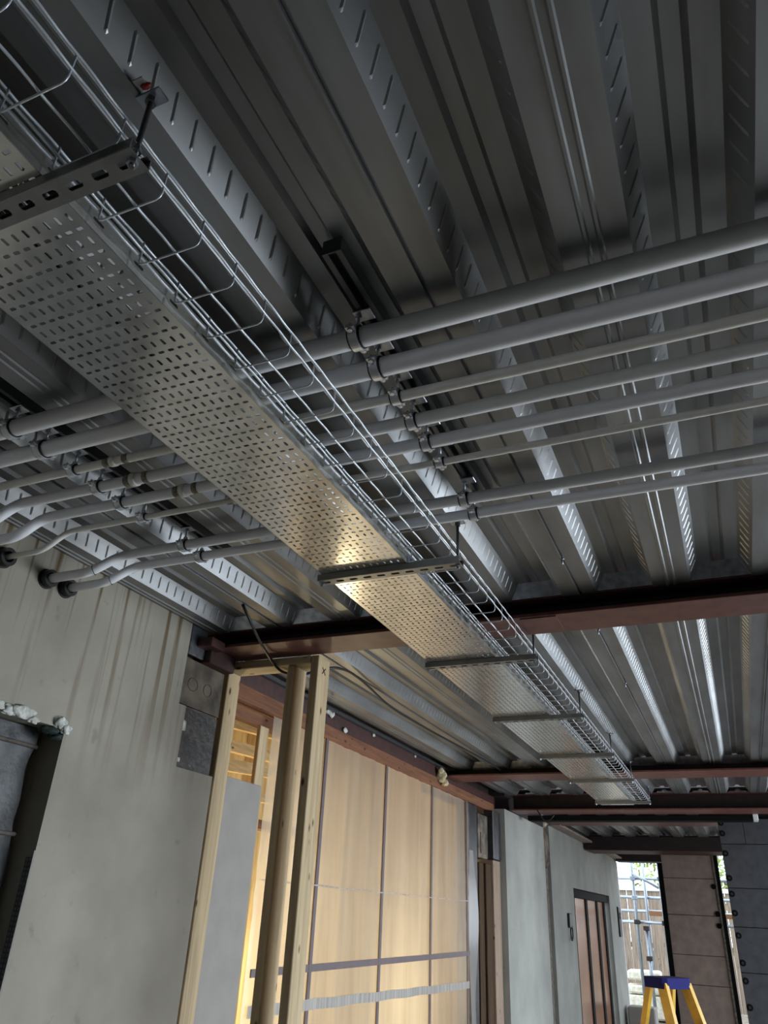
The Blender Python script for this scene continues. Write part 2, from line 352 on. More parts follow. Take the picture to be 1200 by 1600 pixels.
def struct(mb, name): return tag(mb.build(name), kind='structure')
def box(name, a, b, m, parent=None, c=0.0):
    mb = MB(); (mb.bbox(a, b, m, c) if c else mb.box(a, b, m)); return mb.build(name, parent)

# ------------------------------------------------------------------ ceiling: profiled steel decking
Z0, Z1 = 2.69, 2.75
E0, PT, FW, WX = -0.338, 0.33, 0.126, 0.036     # right edge of flange 0, pitch, flange width, web run
def deck(ya, yb, klo, khi, name, embX=(-2.4, 0.4), close=(False, True)):
    d = M['deck']; mb = MB(); prof = []
    for k in range(klo, khi):
        e = E0 + PT * k; c = e - FW / 2
        prof.append((e - FW, Z0))
        if k % 2 == 0:      # side-lap seam: one sheet edge hooks down past the next
            prof += [(c - 0.004, Z0), (c - 0.003, Z0 - 0.004), (c + 0.001, Z0 - 0.004), (c + 0.0015, Z0 + 0.010), (c + 0.008, Z0 + 0.010), (c + 0.009, Z0 + 0.001)]
        else:               # twin stiffening beads
            for q in (-0.012, 0.012): prof += [(c + q - 0.006, Z0), (c + q - 0.0025, Z0 - 0.004), (c + q + 0.0025, Z0 - 0.004), (c + q + 0.006, Z0)]
        prof += [(e, Z0), (e + WX, Z1)]
        g = e + (PT - FW) / 2       # groove in the upper flange
        prof += [(g - 0.024, Z1), (g - 0.014, Z1 + 0.014), (g + 0.014, Z1 + 0.014), (g + 0.024, Z1), (e + PT - FW - WX, Z1)]
    n = len(prof)
    mb.add([(x, y, z) for y in (ya, yb) for x, z in prof], [(i, i + 1, n + i + 1, n + i) for i in range(n - 1)], d)
    x0, x1 = prof[0][0], prof[-1][0]
    mb.box((x0, ya, Z1 + 0.03), (x1, yb, Z1 + 0.2), M['slab'])  # unseen concrete slab, added to keep sky light out
    for (yy, on, s) in ((ya + 0.004, close[0], 1), (yb - 0.004, close[1], -1)):
        if not on: continue
        for k in range(klo, khi - 1):      # crimped end closures of the troughs
            e = E0 + PT * k; a = e + 0.002; b = e + PT - FW - 0.002
            mb.add([(a, yy, Z0 + 0.004), (b, yy, Z0 + 0.004), (b - WX, yy + s * 0.03, Z1), (a + WX, yy + s * 0.03, Z1)], [(0, 1, 2, 3)], M['galv'])
    # embossed ribs pressed into the sloping webs
    nrm_r = Vector((Z1 - Z0, 0, -WX)).normalized(); nrm_l = Vector((-(Z1 - Z0), 0, -WX)).normalized()
    for k in range(klo, khi):
        e = E0 + PT * k
        for side in (0, 1):
            if side == 0: f = lambda t, y: Vector((e + WX * t, y, Z0 + (Z1 - Z0) * t)); nn = nrm_r
            else: f = lambda t, y: Vector((e - FW - WX * t, y, Z0 + (Z1 - Z0) * t)); nn = nrm_l
            if not (embX[0] < e < embX[1]): continue
            ny = int((yb - ya) / 0.051)
            for j in range(ny):
                y = yb - 0.03 - j * 0.051; sgn = -1 if (k % 2 or True) else 1
                p0 = f(0.24, y + 0.010); p1 = f(0.82, y - 0.010)
                t = (p1 - p0).normalized(); u = t.cross(nn).normalized() * 0.0042
                h = nn * 0.0018
                vs = [p0 - t * 0.004, p0 + u, p0 - u, p1 + u, p1 - u, p1 + t * 0.004, p0 + h + t * 0.004, p1 + h - t * 0.004]
                mb.add(vs, [(0, 1, 6), (2, 0, 6), (1, 3, 7, 6), (4, 2, 6, 7), (3, 5, 7), (5, 4, 7)], d)
    o = mb.build(name, recalc=False); return tag(o, kind='structure')
deck(-3.0, 2.705, -6, 11, 'ceiling')
deck(2.83, 6.42, -6, 11, 'ceiling')
deck(6.55, 7.96, -6, 11, 'ceiling', close=(False, False))
deck(8.2, 16.2, -5, 11, 'ceiling', embX=(9, 9), close=(False, False))

# small fixing screws through the flanges beyond the first beam
def screw(x, y, label):
    mb = MB(); mb.cyl((x, y, Z0 - 0.001), (x, y, Z0 - 0.022), 0.003, M['galv'], 8); mb.cyl((x, y, Z0), (x, y, Z0 - 0.004), 0.008, M['galv'], 8)
    tag(mb.build('deck_screw'), label, 'screw', 'screw points through the decking')
for i, (x, y, t) in enumerate([(-0.40, 2.36, 'screw point poking through the deck seam just before the first red beam'),
                  (-0.40, 3.12, 'bright screw head under the deck seam just beyond the first red beam'),
                  (-0.40, 3.98, 'screw point on the deck seam between the first and second red beams'),
                  (-1.06, 3.20, 'screw point on the deck seam left of the cable tray, beyond the first beam'),
                  (-1.06, 4.30, 'screw point on the deck seam left of the cable tray, near the fourth hanger')]): screw(x, y, t)

# ------------------------------------------------------------------ floor and ground
mb = MB(); mb.box((-6, -3.2, -0.2), (3.4, 16.3, 0), M['floor']); struct(mb, 'floor')
mb = MB(); mb.box((-40, 16.3, -0.25), (40, 60, -0.03), M['yard']); mb.box((3.4, -20, -0.25), (40, 16.3, -0.03), M['yard']); struct(mb, 'ground')

# ------------------------------------------------------------------ near left wall
XW = -2.082
mb = MB(); W = M['wall']
mb.box((XW - 0.30, -3, 0), (XW, 1.2, Z0), W)
mb.box((XW - 0.30, 1.2, 2.105), (XW, 1.97, Z0), W)
mb.box((XW - 0.30, 1.97, 0), (XW, 2.55, Z0), W)
mb.box((XW - 0.30, 2.55, 0), (XW, 2.86, 2.085), W)
mb.box((XW - 0.30, 2.55, 2.085), (XW, 2.60, 2.335), W)
mb.box((XW - 0.30, 1.2, 0), (XW - 0.13, 1.97, 2.105), W)
struct(mb, 'wall_left')
# exposed old masonry where the plaster is missing
mb = MB()
mb.box((XW - 0.29, 2.60, 2.086), (XW - 0.02, 2.86, 2.335), M['darkmasonry'])
mb.box((XW - 0.29, 2.551, 2.345), (XW - 0.016, 2.86, 2.545), M['masonry'])
mb.box((XW - 0.29, 2.551, 2.33), (XW - 0.03, 2.86, 2.35), M['mortar'])
mb.box((XW - 0.29, 2.551, 2.545), (XW - 0.05, 2.66, Z0), M['masonry'])
for q, sy in ((2.64, 0.035), (2.75, 0.03)): mb.tube([(XW - 0.0155, q + sy * math.cos(a), 2.44 + 0.028 * math.sin(a)) for a in [i * math.pi / 8 for i in range(17)]], 0.0016, M['darkmasonry'], 6, caps=False)
mb.blob((XW - 0.018, 2.625, 2.26), 0.018, M['whitefoam'], 4, 14, (0.3, 1.0, 1.2), 0.5); mb.blob((XW - 0.018, 2.63, 2.12), 0.010, M['whitefoam'], 5, 12, (0.3, 1.0, 1.0), 0.5)
struct(mb, 'wall_left_masonry')
# unseen rear wall and right wall, added dark to dim the near ceiling
mb = MB(); mb.box((-2.4, -3.2, 0), (3.3, -3.0, 2.69), M['unseenwall']); struct(mb, 'wall_rear_unseen')
mb = MB(); mb.box((3.1, -3.0, 0), (3.3, 3.0, 2.69), M['unseenwall']); mb.box((3.1, 3.0, 2.35), (3.3, 8.4, 2.69), M['redsteel']); struct(mb, 'wall_right_unseen')

# galvanised flashing hanging at the top corner of the wall
mb = MB(); mb.bbox((XW - 0.012, 2.555, 2.556), (XW + 0.004, 2.665, Z0 - 0.003), M['galv'], 0.002); fl = mb.build('flashing_strip')
tag(fl, 'short blue-grey galvanised strip hanging from the decking at the top of the plastered wall', 'flashing')

# recess in the wall: grey blockwork with raised joints, perforated bead, lumps of foam
t = thing('recessed_blockwork', (XW - 0.15, 1.585, 0), 'grey recessed panel with raised brown joint bands, low in the left wall', 'recessed panel')
mb = MB()
zs = [0.0, 0.33, 0.62, 0.90, 1.19, 1.48, 1.765, 2.04, 2.10]
prof = []
ys = [1.2 + 0.74 * i / 14 for i in range(15)]
for i in range(15 - 1):
    pass
rows = []
for zi in range(0, 85):
    z = 2.10 * zi / 84
    dj = min(abs(z - q) for q in zs[1:-1]); bulge = 0.010 * math.exp(-(dj / 0.014) ** 2)
    rows.append([(XW - 0.115 + bulge + 0.045 * math.sqrt(max(0, 1 - ((y - 1.2) / 0.95) ** 2)) + random.uniform(-.0006, .0006), y + (0.012 * math.sin(z * 9) + 0.006 * math.sin(z * 31) if y > 1.90 else 0), z) for y in ys])
mb.add([p for r_ in rows for p in r_], [(i * 15 + j, i * 15 + j + 1, (i + 1) * 15 + j + 1, (i + 1) * 15 + j) for i in range(84) for j in range(14)], M['niche'], True)
mb.build('panel_face', t)
for q in zs[1:-1]:
    mb = MB(); mb.tube([(XW - 0.117 + 0.0115 + 0.045 * math.sqrt(max(0, 1 - ((y - 1.2) / 0.95) ** 2)), y, q) for y in ys], 0.007, M['mortar'], 8); mb.build('joint_band', t)
t = thing('corner_bead', (XW - 0.02, 1.965, 0), 'perforated metal corner bead along the edge of the wall recess', 'corner bead')
mb = MB(); mb.box((XW - 0.002, 1.964, 0.02), (XW + 0.0015, 1.9708, 1.72), M['board']); mb.build('nose', t)
mb = MB()
def holed(mb, o, u, v, W_, H_, hw, hh, m):
    o = Vector(o); u = Vector(u); v = Vector(v); c = o + u * W_ / 2 + v * H_ / 2; ch = min(hw, hh) * 0.5
    out = [o, o + u * W_, o + u * W_ + v * H_, o + v * H_]
    inn = [c + u * a + v * b for a, b in ((-hw, -hh + ch), (-hw + ch, -hh), (hw - ch, -hh), (hw, -hh + ch), (hw, hh - ch), (hw - ch, hh), (-hw + ch, hh), (-hw, hh - ch))]
    mb.add(out + inn, [(0, 5, 4), (0, 1, 6, 5), (1, 7, 6), (1, 2, 8, 7), (2, 9, 8), (2, 3, 10, 9), (3, 11, 10), (3, 0, 4, 11)], m)
for i in range(120):
    for j in range(2): holed(mb, (XW - 0.004 - 0.014 * (j + 1), 1.9675, 0.02 + i * 0.014), (1, 0, 0), (0, 0, 1), 0.014, 0.014, 0.0045, 0.0045, M['strut'])
mb.build('mesh_wing', t)
mb = MB()
for i, (y, z, r) in enumerate([(1.72, 2.115, 0.028), (1.77, 2.12, 0.034), (1.825, 2.105, 0.018), (1.67, 2.12, 0.024)]): mb.blob((XW + 0.003, y, z), r, M['whitefoam'], i, 20, (0.35, 1.35, 0.6), 0.55)
tag(mb.build('plaster_lump'), 'whitish plaster lumps over the top left of the wall recess', 'plaster lump')
mb = MB()
for i, (y, z, r) in enumerate([(1.940, 2.122, 0.029), (1.972, 2.105, 0.022)]): mb.blob((XW + 0.003, y, z), r, M['whitefoam'], i + 9, 20, (0.35, 1.0, 0.7), 0.5)
mb.blob((XW - 0.02, 1.925, 2.092), 0.030, M['greenfelt'], 5, 12, (0.8, 1.2, 0.5), 0.4)
mb.blob((XW - 0.01, 1.95, 2.075), 0.022, M['greenfelt'], 6, 12, (0.8, 1.4, 0.5), 0.5)
tag(mb.build('foam_lump'), 'white foam lump with dark green felt at the upper right corner of the wall recess', 'foam lump')

# ------------------------------------------------------------------ red oxide steel beams
def ibeam(name, x0, x1, yb0, yb1, zb, yt0, yt1, zt, label, tf=0.014, mf=None, axis='X'):
    mf = mf or M['brightred']
    t = thing(name, ((x0 + x1) / 2, (yb0 + yb1) / 2, zb), label, 'steel beam')
    box('bottom_flange', (x0, yb0, zb), (x1, yb1, zb + tf), mf, t, 0.002)
    yc = (yb0 + yb1) / 2
    box('web', (x0, yc - 0.006, zb + tf), (x1, yc + 0.006, zt - 0.012), M['dark_shade_steel'], t)  # shade between the flanges painted in as a darker web
    box('top_flange', (x0, yt0, zt - 0.012), (x1, yt1, zt), M['redsteel'], t, 0.002)
    return t
b1 = ibeam('steel_beam', -2.20, 3.3, 2.706, 2.914, 2.622, 2.700, 2.90, Z0 + 0.012, 'dark red steel beam crossing nearest, just behind the eight white pipes')
box('splice_plate', (-0.64, 2.718, 2.618), (-0.50, 2.90, 2.622), M['brightred'], b1)
b2 = ibeam('steel_beam', -2.20, 3.3, 6.27, 6.60, 2.620, 6.42, 6.58, Z0 + 0.012, 'thin dark red steel beam across the middle of the ceiling, above the fifth tray hanger')
b3 = ibeam('steel_beam', -2.06, 3.3, 7.93, 8.27, 2.545, 7.95, 8.2, Z0 + 0.012, 'red steel beam above the grey plaster walls, where the cable tray ends')
b4 = ibeam('steel_beam', -2.05, 0.25, 9.60, 10.0, 2.61, 9.65, 9.95, Z0 + 0.02, 'fourth crossing beam, narrow with a pale lower edge, above the brown glazed doors', mf=M['brightred'])
b5 = ibeam('steel_beam', -2.05, 0.4, 12.2, 12.9, 2.505, 12.2, 12.9, Z0 + 0.02, 'deep black crossing beam just above the brown insulation panel', mf=M['redsteel'])
box('side_plate', (-2.05, 12.19, 2.515), (0.4, 12.2, Z0), M['dark_shade_steel'], b5)
t = thing('steel_lintel', (-1.1, 15.5, 2.57), 'short black lintel over the bright garden opening', 'lintel')
box('lintel_body', (-2.05, 15.35, 2.56), (-1.0, 15.75, 2.82), M['dark_shade_steel'], t, 0.004)
box('end_bracket', (-1.03, 15.2, 2.50), (-0.95, 15.35, 2.66), M['dark_shade_steel'], t, 0.004)
t = thing('boxed_beam', (-0.7, 8.45, 2.50), 'black boxed beam hanging under the third red beam with a pale end cap', 'steel beam')
box('beam_body', (-1.98, 8.36, 2.495), (0.19, 8.50, 2.545), M['black'], t, 0.003)
box('end_cap', (0.19, 8.35, 2.50), (0.235, 8.51, 2.555), M['polishedspot'], t, 0.004)
for i, (x, y) in enumerate([(-2.0, 2.66), (-2.05, 2.70)]):
    pass
t = thing('beam_end_plate', (-2.14, 2.72, 2.5), 'rusty red steel packing under the wall end of the nearest beam', 'steel plate')
box('plate', (-2.20, 2.665, 2.545), (-2.045, 2.86, 2.62), M['redsteel'], t, 0.003)
box('angle_cleat', (-2.08, 2.60, 2.60), (-2.00, 2.703, 2.64), M['redsteel'], t, 0.003)

# ------------------------------------------------------------------ side wall line beyond the first beam
XS = -2.20
t = thing('edge_beam', (XS - 0.1, 4.8, 2.6), 'dark maroon steel beam running along the wall over the brown timber lintel', 'steel beam')
box('web_face', (XS - 0.02, 2.93, 2.58), (XS, 6.42, Z0 - 0.002), M['redsteel'], t)
box('web_face', (XS - 0.02, 6.42, 2.58), (XS, 7.85, 2.66), M['redsteel'], t)
box('lower_flange', (XS - 0.2, 2.93, 2.58), (XS - 0.02, 7.85, 2.60), M['redsteel'], t)
mb = MB(); mb.box((XS - 0.25, 6.42, 2.52), (XS - 0.03, 8.6, 3.2), M['dark_shade_steel']); mb.box((XS - 0.2, 8.0, 2.50), (XW - 0.01, 9.6, 2.95), M['dark_shade_steel']); mb.box((XS - 0.1, 9.5, 2.606), (XW - 0.0, 16.2, 2.95), M['farwall']); mb.box((XS - 0.2, 7.75, 2.66), (XW+0.02, 8.0, 2.95), M['dark_shade_steel']); struct(mb, 'wall_left_upper')
box('closure_angle', (XS - 0.002, 2.93, Z0 - 0.018), (XS + 0.03, 6.25, Z0 - 0.003), M['strut'], t)
t = thing('timber_lintel', (XS, 5.4, 2.5), 'long reddish-brown timber board above the plastic sheeting', 'timber lintel')
box('upper_board', (XS - 0.045, 2.95, 2.505), (XS + 0.012, 7.80, 2.586), M['lintel'], t, 0.003)
box('lower_board', (XS - 0.10, 2.95, 2.44), (XS - 0.048, 3.72, 2.504), M['lintel'], t, 0.003)
# foam squeezed out along the steel
for i, (y, z, r, lb) in enumerate([(6.13, 2.60, 0.050, 'big cream foam lump in the corner of the lintel and the second red beam'),
                     (4.35, 2.605, 0.022, 'small white foam blob low on the maroon steel, just right of the timber frame'),
                     (4.10, 2.665, 0.020, 'white foam drips under the decking at the maroon steel, nearest the timber frame'),
                     (4.80, 2.665, 0.014, 'small foam bit under the decking at the middle of the maroon steel'),
                     (5.6, 2.665, 0.012, 'tiny foam bit under the decking at the far part of the maroon steel')]):
    mb = MB()
    if r > 0.04:
        mb.blob((XS + 0.035, y, z), r, M['foam'], i, 16, (0.8, 0.8, 1.05), 0.3); mb.blob((XS + 0.05, y + 0.05, z - 0.045), r * 0.55, M['foam'], i + 3, 14, amp=0.35); mb.blob((XS + 0.04, y - 0.03, z + 0.04), r * 0.5, M['foam'], i + 5, 12, amp=0.3)
    else:
        mb.blob((XS + 0.006, y, z), r, M['whitefoam'], i, 12, (0.5, 1.5, 0.8), 0.4)
        if i == 2:
            for q in range(4): mb.blob((XS + 0.010, y + 0.018 * q + 0.012, z - 0.006 * (q % 3)), 0.013, M['whitefoam'], q + 20, 10, (0.6, 1.0, 1.5), 0.4)
    tag(mb.build('foam_blob'), lb, 'foam')

# plasterboard and post left of the sheet
box_ = MB(); box_.bbox((XS - 0.02, 2.93, 0), (XS - 0.005, 3.46, 2.135), M['board'], 0.002)
tag(box_.build('plasterboard_sheet'), 'plain grey plasterboard seen through the timber frame, below the view of rafters', 'plasterboard')
box_ = MB(); box_.bbox((XS - 0.045, 3.415, 0), (XS - 0.022, 3.50, 2.436), M['pine'], 0.003)
tag(box_.build('timber_post'), 'orange-brown timber post at the left edge of the plastic sheeting', 'timber post')

# polythene sheet over a brown frame
t = thing('plastic_sheeting', (XS, 5.2, 0), 'large translucent plastic sheet glowing tan, taped over a framed opening', 'plastic sheet')
mb = MB(); NY, NZ = 120, 60; y0, y1, z0, z1 = 3.49, 6.93, 0.02, 2.50
vs = []
for i in range(NZ + 1):
    for j in range(NY + 1):
        y = y0 + (y1 - y0) * j / NY; z = z0 + (z1 - z0) * i / NZ
        vs.append((XS + 0.006 + 0.004 * math.sin(y * 23 + 2 * math.sin(z * 1.7)) + 0.003 * math.sin(y * 51 + z * 3) + 0.0025 * math.sin(z * 37 + y * 4) * math.exp(-((z - 1.75) / 0.3) ** 2), y, z))
mb.add(vs, [(i * (NY + 1) + j, i * (NY + 1) + j + 1, (i + 1) * (NY + 1) + j + 1, (i + 1) * (NY + 1) + j) for i in range(NZ) for j in range(NY)], M['film'], True)
mb.build('film', t, recalc=False)
for y, z0_, z1_ in ((3.9, 0, 2.5), (4.105, 0, 2.5), (5.03, 0, 2.5), (5.97, 0, 2.5), (6.87, 0, 2.5)):
    box('upright_bar', (XS + 0.0115, y - 0.016, z0_), (XS + 0.0195, y + 0.016, z1_), M['brownbar'], t)
box('cross_bar', (XS + 0.0125, 3.52, 1.29), (XS + 0.0185, 6.93, 1.325), M['brownbar'], t)
def strip(za, zb, h):
    mb = MB(); vs = []
    for j in range(81):
        y = 3.52 + 3.38 * j / 80; z = za + (zb - za) * j / 80 + 0.0022 * math.sin(j * 0.5)
        vs += [(XS + 0.021, y, z), (XS + 0.021, y, z + h)]
    mb.add(vs, [(2 * j, 2 * j + 2, 2 * j + 3, 2 * j + 1) for j in range(80)], M['whitetape'])
    o = mb.build('tape_strip', t, recalc=False); o['label'] = 'pale crinkled tape strip'
strip(1.13, 1.06, 0.05)
strip(1.70, 1.69, 0.007)

# room behind: warm ply wall, studs, rafters
mb = MB()
mb.box((-3.75, 2.6, 0), (-3.7, 8.4, 3.2), M['osb']); mb.box((-3.7, 8.35, 0), (XS - 0.25, 8.4, 3.2), M['osb']); mb.box((-3.7, 2.6, 0), (XS - 0.25, 2.65, 3.2), M['osb'])
mb.box((-3.75, 2.6, 3.2), (XS - 0.02, 8.4, 3.25), M['osb']); mb.box((XS - 0.22, 2.93, 2.62), (XS - 0.20, 7.85, 3.2), M['osb'])
struct(mb, 'wall_left_inner')
for i in range(7):
    y = 4.3 + i * 0.6
    mb = MB(); mb.bbox((-3.7, y, 0), (-3.61, y + 0.045, 2.9), M['pine'], 0.003)
    tag(mb.build('wall_stud'), ['first','second','third','fourth','fifth','sixth','seventh and last'][i] + ' from left of the timber studs behind the plastic sheeting', 'timber stud', 'studs of the room behind the plastic sheeting')
rl = ['lowest', 'second lowest', 'middle', 'second highest', 'highest', 'rear']
for i, (x, z0_, dz) in enumerate([(-2.62, 2.06, 0.05), (-2.70, 2.20, 0.07), (-2.78, 2.36, 0.07), (-2.86, 2.50, 0.08), (-2.95, 2.66, 0.08)]):
    mb = MB(); mb.bar((x, 2.9, z0_ + 0.05), (x - 0.12, 4.9, z0_ + 0.16 + 0.05 * (i % 2)), 0.045, dz, M['piney'])
    tag(mb.build('rafter'), f'{rl[i]} of the bright pine rafters seen through the gap behind the timber frame', 'rafter', 'rafters behind the timber frame')
mb = MB(); mb.bbox((-2.60, 2.9, 1.98), (-2.52, 4.8, 2.03), M['lintel'], 0.003)
tag(mb.build('brown_joist'), 'reddish joist below the bright rafters, seen above the grey plasterboard', 'joist')

# ------------------------------------------------------------------ timber stud frame in the foreground
YF0, YF1 = 2.875, 2.985
t = thing('timber_stud_frame', (-1.86, 2.93, 0), 'pale pine stud frame of three uprights under the nearest red beam', 'stud frame')
SX = [(-2.120, -2.083), (-1.765, -1.725), (-1.645, -1.605)]
for i, (a, b) in enumerate(SX):
    mb = MB(); mb.bbox((a, YF0, 0), (b, YF1 - (0.0 if i else 0.01), 2.568 if i < 2 else 2.606), M['pine'], 0.003); o = mb.build('upright_stud', t)
mb = MB(); mb.bbox((-2.120, YF0 - 0.004, 2.570), (-1.646, YF1, 2.606), M['pinex'], 0.003); mb.build('top_plate', t)
mb = MB()
mb.bar((-1.6045, 2.915, 2.53), (-1.6045, 2.945, 2.56), 0.003, 0.0035, M['pencil'], (1, 0, 0)); mb.bar((-1.6045, 2.915, 2.56), (-1.6045, 2.945, 2.53), 0.003, 0.0035, M['pencil'], (1, 0, 0))
mb.build('pencil_cross', t)

# ------------------------------------------------------------------ far end of the sheet: dark posts, timbers
t = thing('membrane_post', (XS, 7.05, 0), 'dark post wrapped in black membrane at the right end of the plastic sheeting', 'post')
mb = MB(); mb.bbox((XS - 0.1, 6.95, 0), (XS + 0.012, 7.20, 2.50), M['membrane'], 0.006); mb.build('post_body', t)
mb = MB(); vs = []
for i in range(31):
    z = 2.1 * i / 30; vs += [(XS + 0.02 + 0.012 * math.sin(z * 3), 6.93, z), (XS + 0.05 + 0.02 * math.sin(z * 5), 7.0 + 0.03 * math.sin(z * 1.5), z)]
mb.add(vs, [(2 * i, 2 * i + 1, 2 * i + 3, 2 * i + 2) for i in range(30)], M['film'], True); mb.build('loose_film', t, recalc=False)
t = thing('old_timber_jamb', (XS, 7.36, 0), 'pair of dark weathered yellow-brown timbers beside the membrane post', 'timber jamb')
for a, b in ((7.215, 7.36), (7.37, 7.54)):
    mb = MB(); mb.bbox((XS - 0.1, a, 0), (XS + 0.02 + (a - 7.2) * 0.12, b, 2.02), M['oldwood'], 0.004); mb.build('timber', t)
mb = MB(); mb.bbox((XS - 0.1, 7.55, 0), (XS + 0.06, 7.79, 2.06), M['palewood'], 0.004)
tag(mb.build('timber_board'), 'pale pinkish-brown upright board against the grey plaster wall', 'timber board')
t = thing('masonry_stub', (XS, 7.5, 2.05), 'dark block stub with a membrane flap under the end of the lintel', 'masonry')
mb = MB(); mb.bbox((XS - 0.1, 7.215, 2.06), (XS + 0.02, 7.52, 2.44), M['masonry'], 0.006); mb.build('block', t)
mb = MB(); mb.bbox((XS - 0.02, 7.53, 2.065), (XS + 0.075, 7.79, 2.50), M['membrane'], 0.006); mb.build('membrane_flap', t)
mb = MB(); mb.bbox((XS + 0.02, 7.27, 2.10), (XS + 0.03, 7.42, 2.28), M['mortar'], 0.003); mb.build('patch', t)

# ------------------------------------------------------------------ far left walls
mb = MB(); F = M['farwall']
mb.box((XW - 0.2, 7.80, 0), (XW, 9.55, 2.545), F); struct(mb, 'wall_left_middle')
mb = MB()
mb.box((XW - 0.2, 9.85, 0), (XW, 11.2, 2.60), F); mb.box((XW - 0.2, 11.2, 1.965), (XW, 14.35, 2.60), F); mb.box((XW - 0.2, 14.35, 0), (XW, 15.6, 2.60), F)
struct(mb, 'wall_left_far')
mb = MB(); mb.prism([(9.55, 0), (9.85, 0), (9.85, 2.6), (9.55, 2.6)], 'X', XW - 0.2, XW - 0.035, M['mortar']); mb.blob((XW - 0.03, 9.7, 2.33), 0.10, M['masonry'], 3, 14, (0.5, 1.0, 2.2), 0.3); mb.blob((XW - 0.03, 9.7, 2.60), 0.04, M['foam'], 4)
tag(mb.build('masonry_strip'), 'ragged brown strip of bare masonry between the two grey plaster walls', 'masonry')
mb = MB(); mb.bbox((XW + 0.002, 9.86, 2.60), (XW + 0.14, 15.6, 2.627), M['brownboard'], 0.004)
tag(mb.build('head_board'), 'brownish-grey soffit board along the top of the far plaster wall', 'soffit board')
t = thing('glazed_door', (XW - 0.08, 12.8, 0), 'black-framed sliding doors with panes painted with a brown reflection in the far plaster wall', 'sliding door')
box('head_frame', (XW - 0.12, 11.2, 1.86), (XW - 0.03, 14.35, 1.962), M['black'], t, 0.004)
for y in (11.55, 12.55, 13.5, 14.2): box('mullion', (XW - 0.13, y - 0.08, 0), (XW - 0.07, y + 0.08, 1.86), M['black'], t, 0.004)
for a, b in ((11.2, 11.47), (11.63, 12.47), (12.63, 13.42), (13.58, 14.12)): box('glass_pane', (XW - 0.10, a, 0), (XW - 0.085, b, 1.86), M['copperglass'], t)
t = thing('wall_socket', (XW, 10.75, 1.45), 'small dark box with a hanging loop on the far plaster wall, left of the doors', 'wall box')
box('back_box', (XW, 10.66, 1.50), (XW + 0.035, 10.83, 1.66), M['switch'], t, 0.006)
mb = MB(); mb.tube([(XW + 0.03, 10.75 + 0.06 * math.sin(a), 1.44 + 0.08 * math.cos(a)) for a in [i * 2 * math.pi / 16 for i in range(17)]], 0.009, M['switch'], 8, caps=False); mb.build('loop', t)
t = thing('switch_plate', (XW, 15.2, 1.4), 'dark switch plate with a white button at the far end of the plaster wall', 'switch')
box('plate', (XW, 15.12, 1.36), (XW + 0.03, 15.34, 1.82), M['switch'], t, 0.006)
mb = MB(); mb.cyl((XW + 0.03, 15.22, 1.68), (XW + 0.06, 15.22, 1.68), 0.05, M['polishedspot'], 14); mb.build('button', t)
box_ = MB(); box_.box((XW - 0.2, 15.6, 0), (XW + 0.005, 15.68, 2.56), M['polishedspot']); struct(box_, 'trim_1')

# ------------------------------------------------------------------ insulation boards on the right
t = thing('brown_insulation_panel', (-0.66, 13, 0), 'tall brown insulation board panel with black edges, right of the garden opening', 'insulation panel')
zz = [0.0, 0.86, 1.22, 1.72, 2.2, 2.69]
for i in range(5): box('board', (-1.07, 13.0, zz[i] + (0.004 if i else 0)), (-0.36, 13.1, zz[i + 1] - 0.002), M['brownboard'], t, 0.003)
box('edge_strip', (-1.135, 12.97, 0), (-1.072, 13.12, 2.40), M['black'], t)
box('edge_strip', (-0.334, 12.95, 0), (-0.285, 13.12, 2.60), M['black'], t)
box('backing', (-1.07, 13.105, 0), (-0.335, 13.13, 2.69), M['black'], t)  # unseen sheet, added to stop light showing through the board gaps
o = box('pale_edge', (-0.359, 12.985, 0), (-0.335, 13.1, 2.60), M['whitefoam'], t); o['label'] = 'pale board edge'
t = thing('grey_insulation_wall', (1.4, 8.6, 0), 'dark grey insulation board wall with round black fixings at the right edge', 'insulation wall')
zs_ = [0.0, 0.42, 0.82, 1.235, 1.60, 1.925, 2.31, 2.54]
for i in range(7):
    xs = [-0.135, 0.09 if i == 6 else 1.06 - 0.3 * (i % 2), 2.2, 3.1]
    for a, b in zip(xs[:-1], xs[1:]): box('board', (a + 0.002, 8.6, zs_[i] + 0.002), (b - 0.002, 8.7, zs_[i + 1] - 0.002), M['insul'], t, 0.003)
box('backing', (-0.135, 8.705, 0), (3.1, 8.72, 2.69), M['joint'], t)
for z in (2.405, 2.225, 2.01, 1.874, 1.713, 1.529, 1.311, 1.171, 0.97, 2.50):
    mb = MB(); mb.cyl((-0.105, 8.6, z), (-0.105, 8.588, z), 0.027, M['black'], 16); mb.cyl((-0.105, 8.589, z), (-0.105, 8.582, z), 0.012, M['joint'], 10); mb.build('fixing_washer', t)
for z, q in ((2.1, 'topmost'), (1.75, 'middle'), (1.60, 'lowest')): 
    mb = MB(); mb.cyl((-0.39, 13.0, z), (-0.39, 12.98, z), 0.035, M['black'], 14); tag(mb.build('board_fixing'), q + ' round black fixing along the right edge of the brown panel', 'fixing', 'fixings of the brown panel')

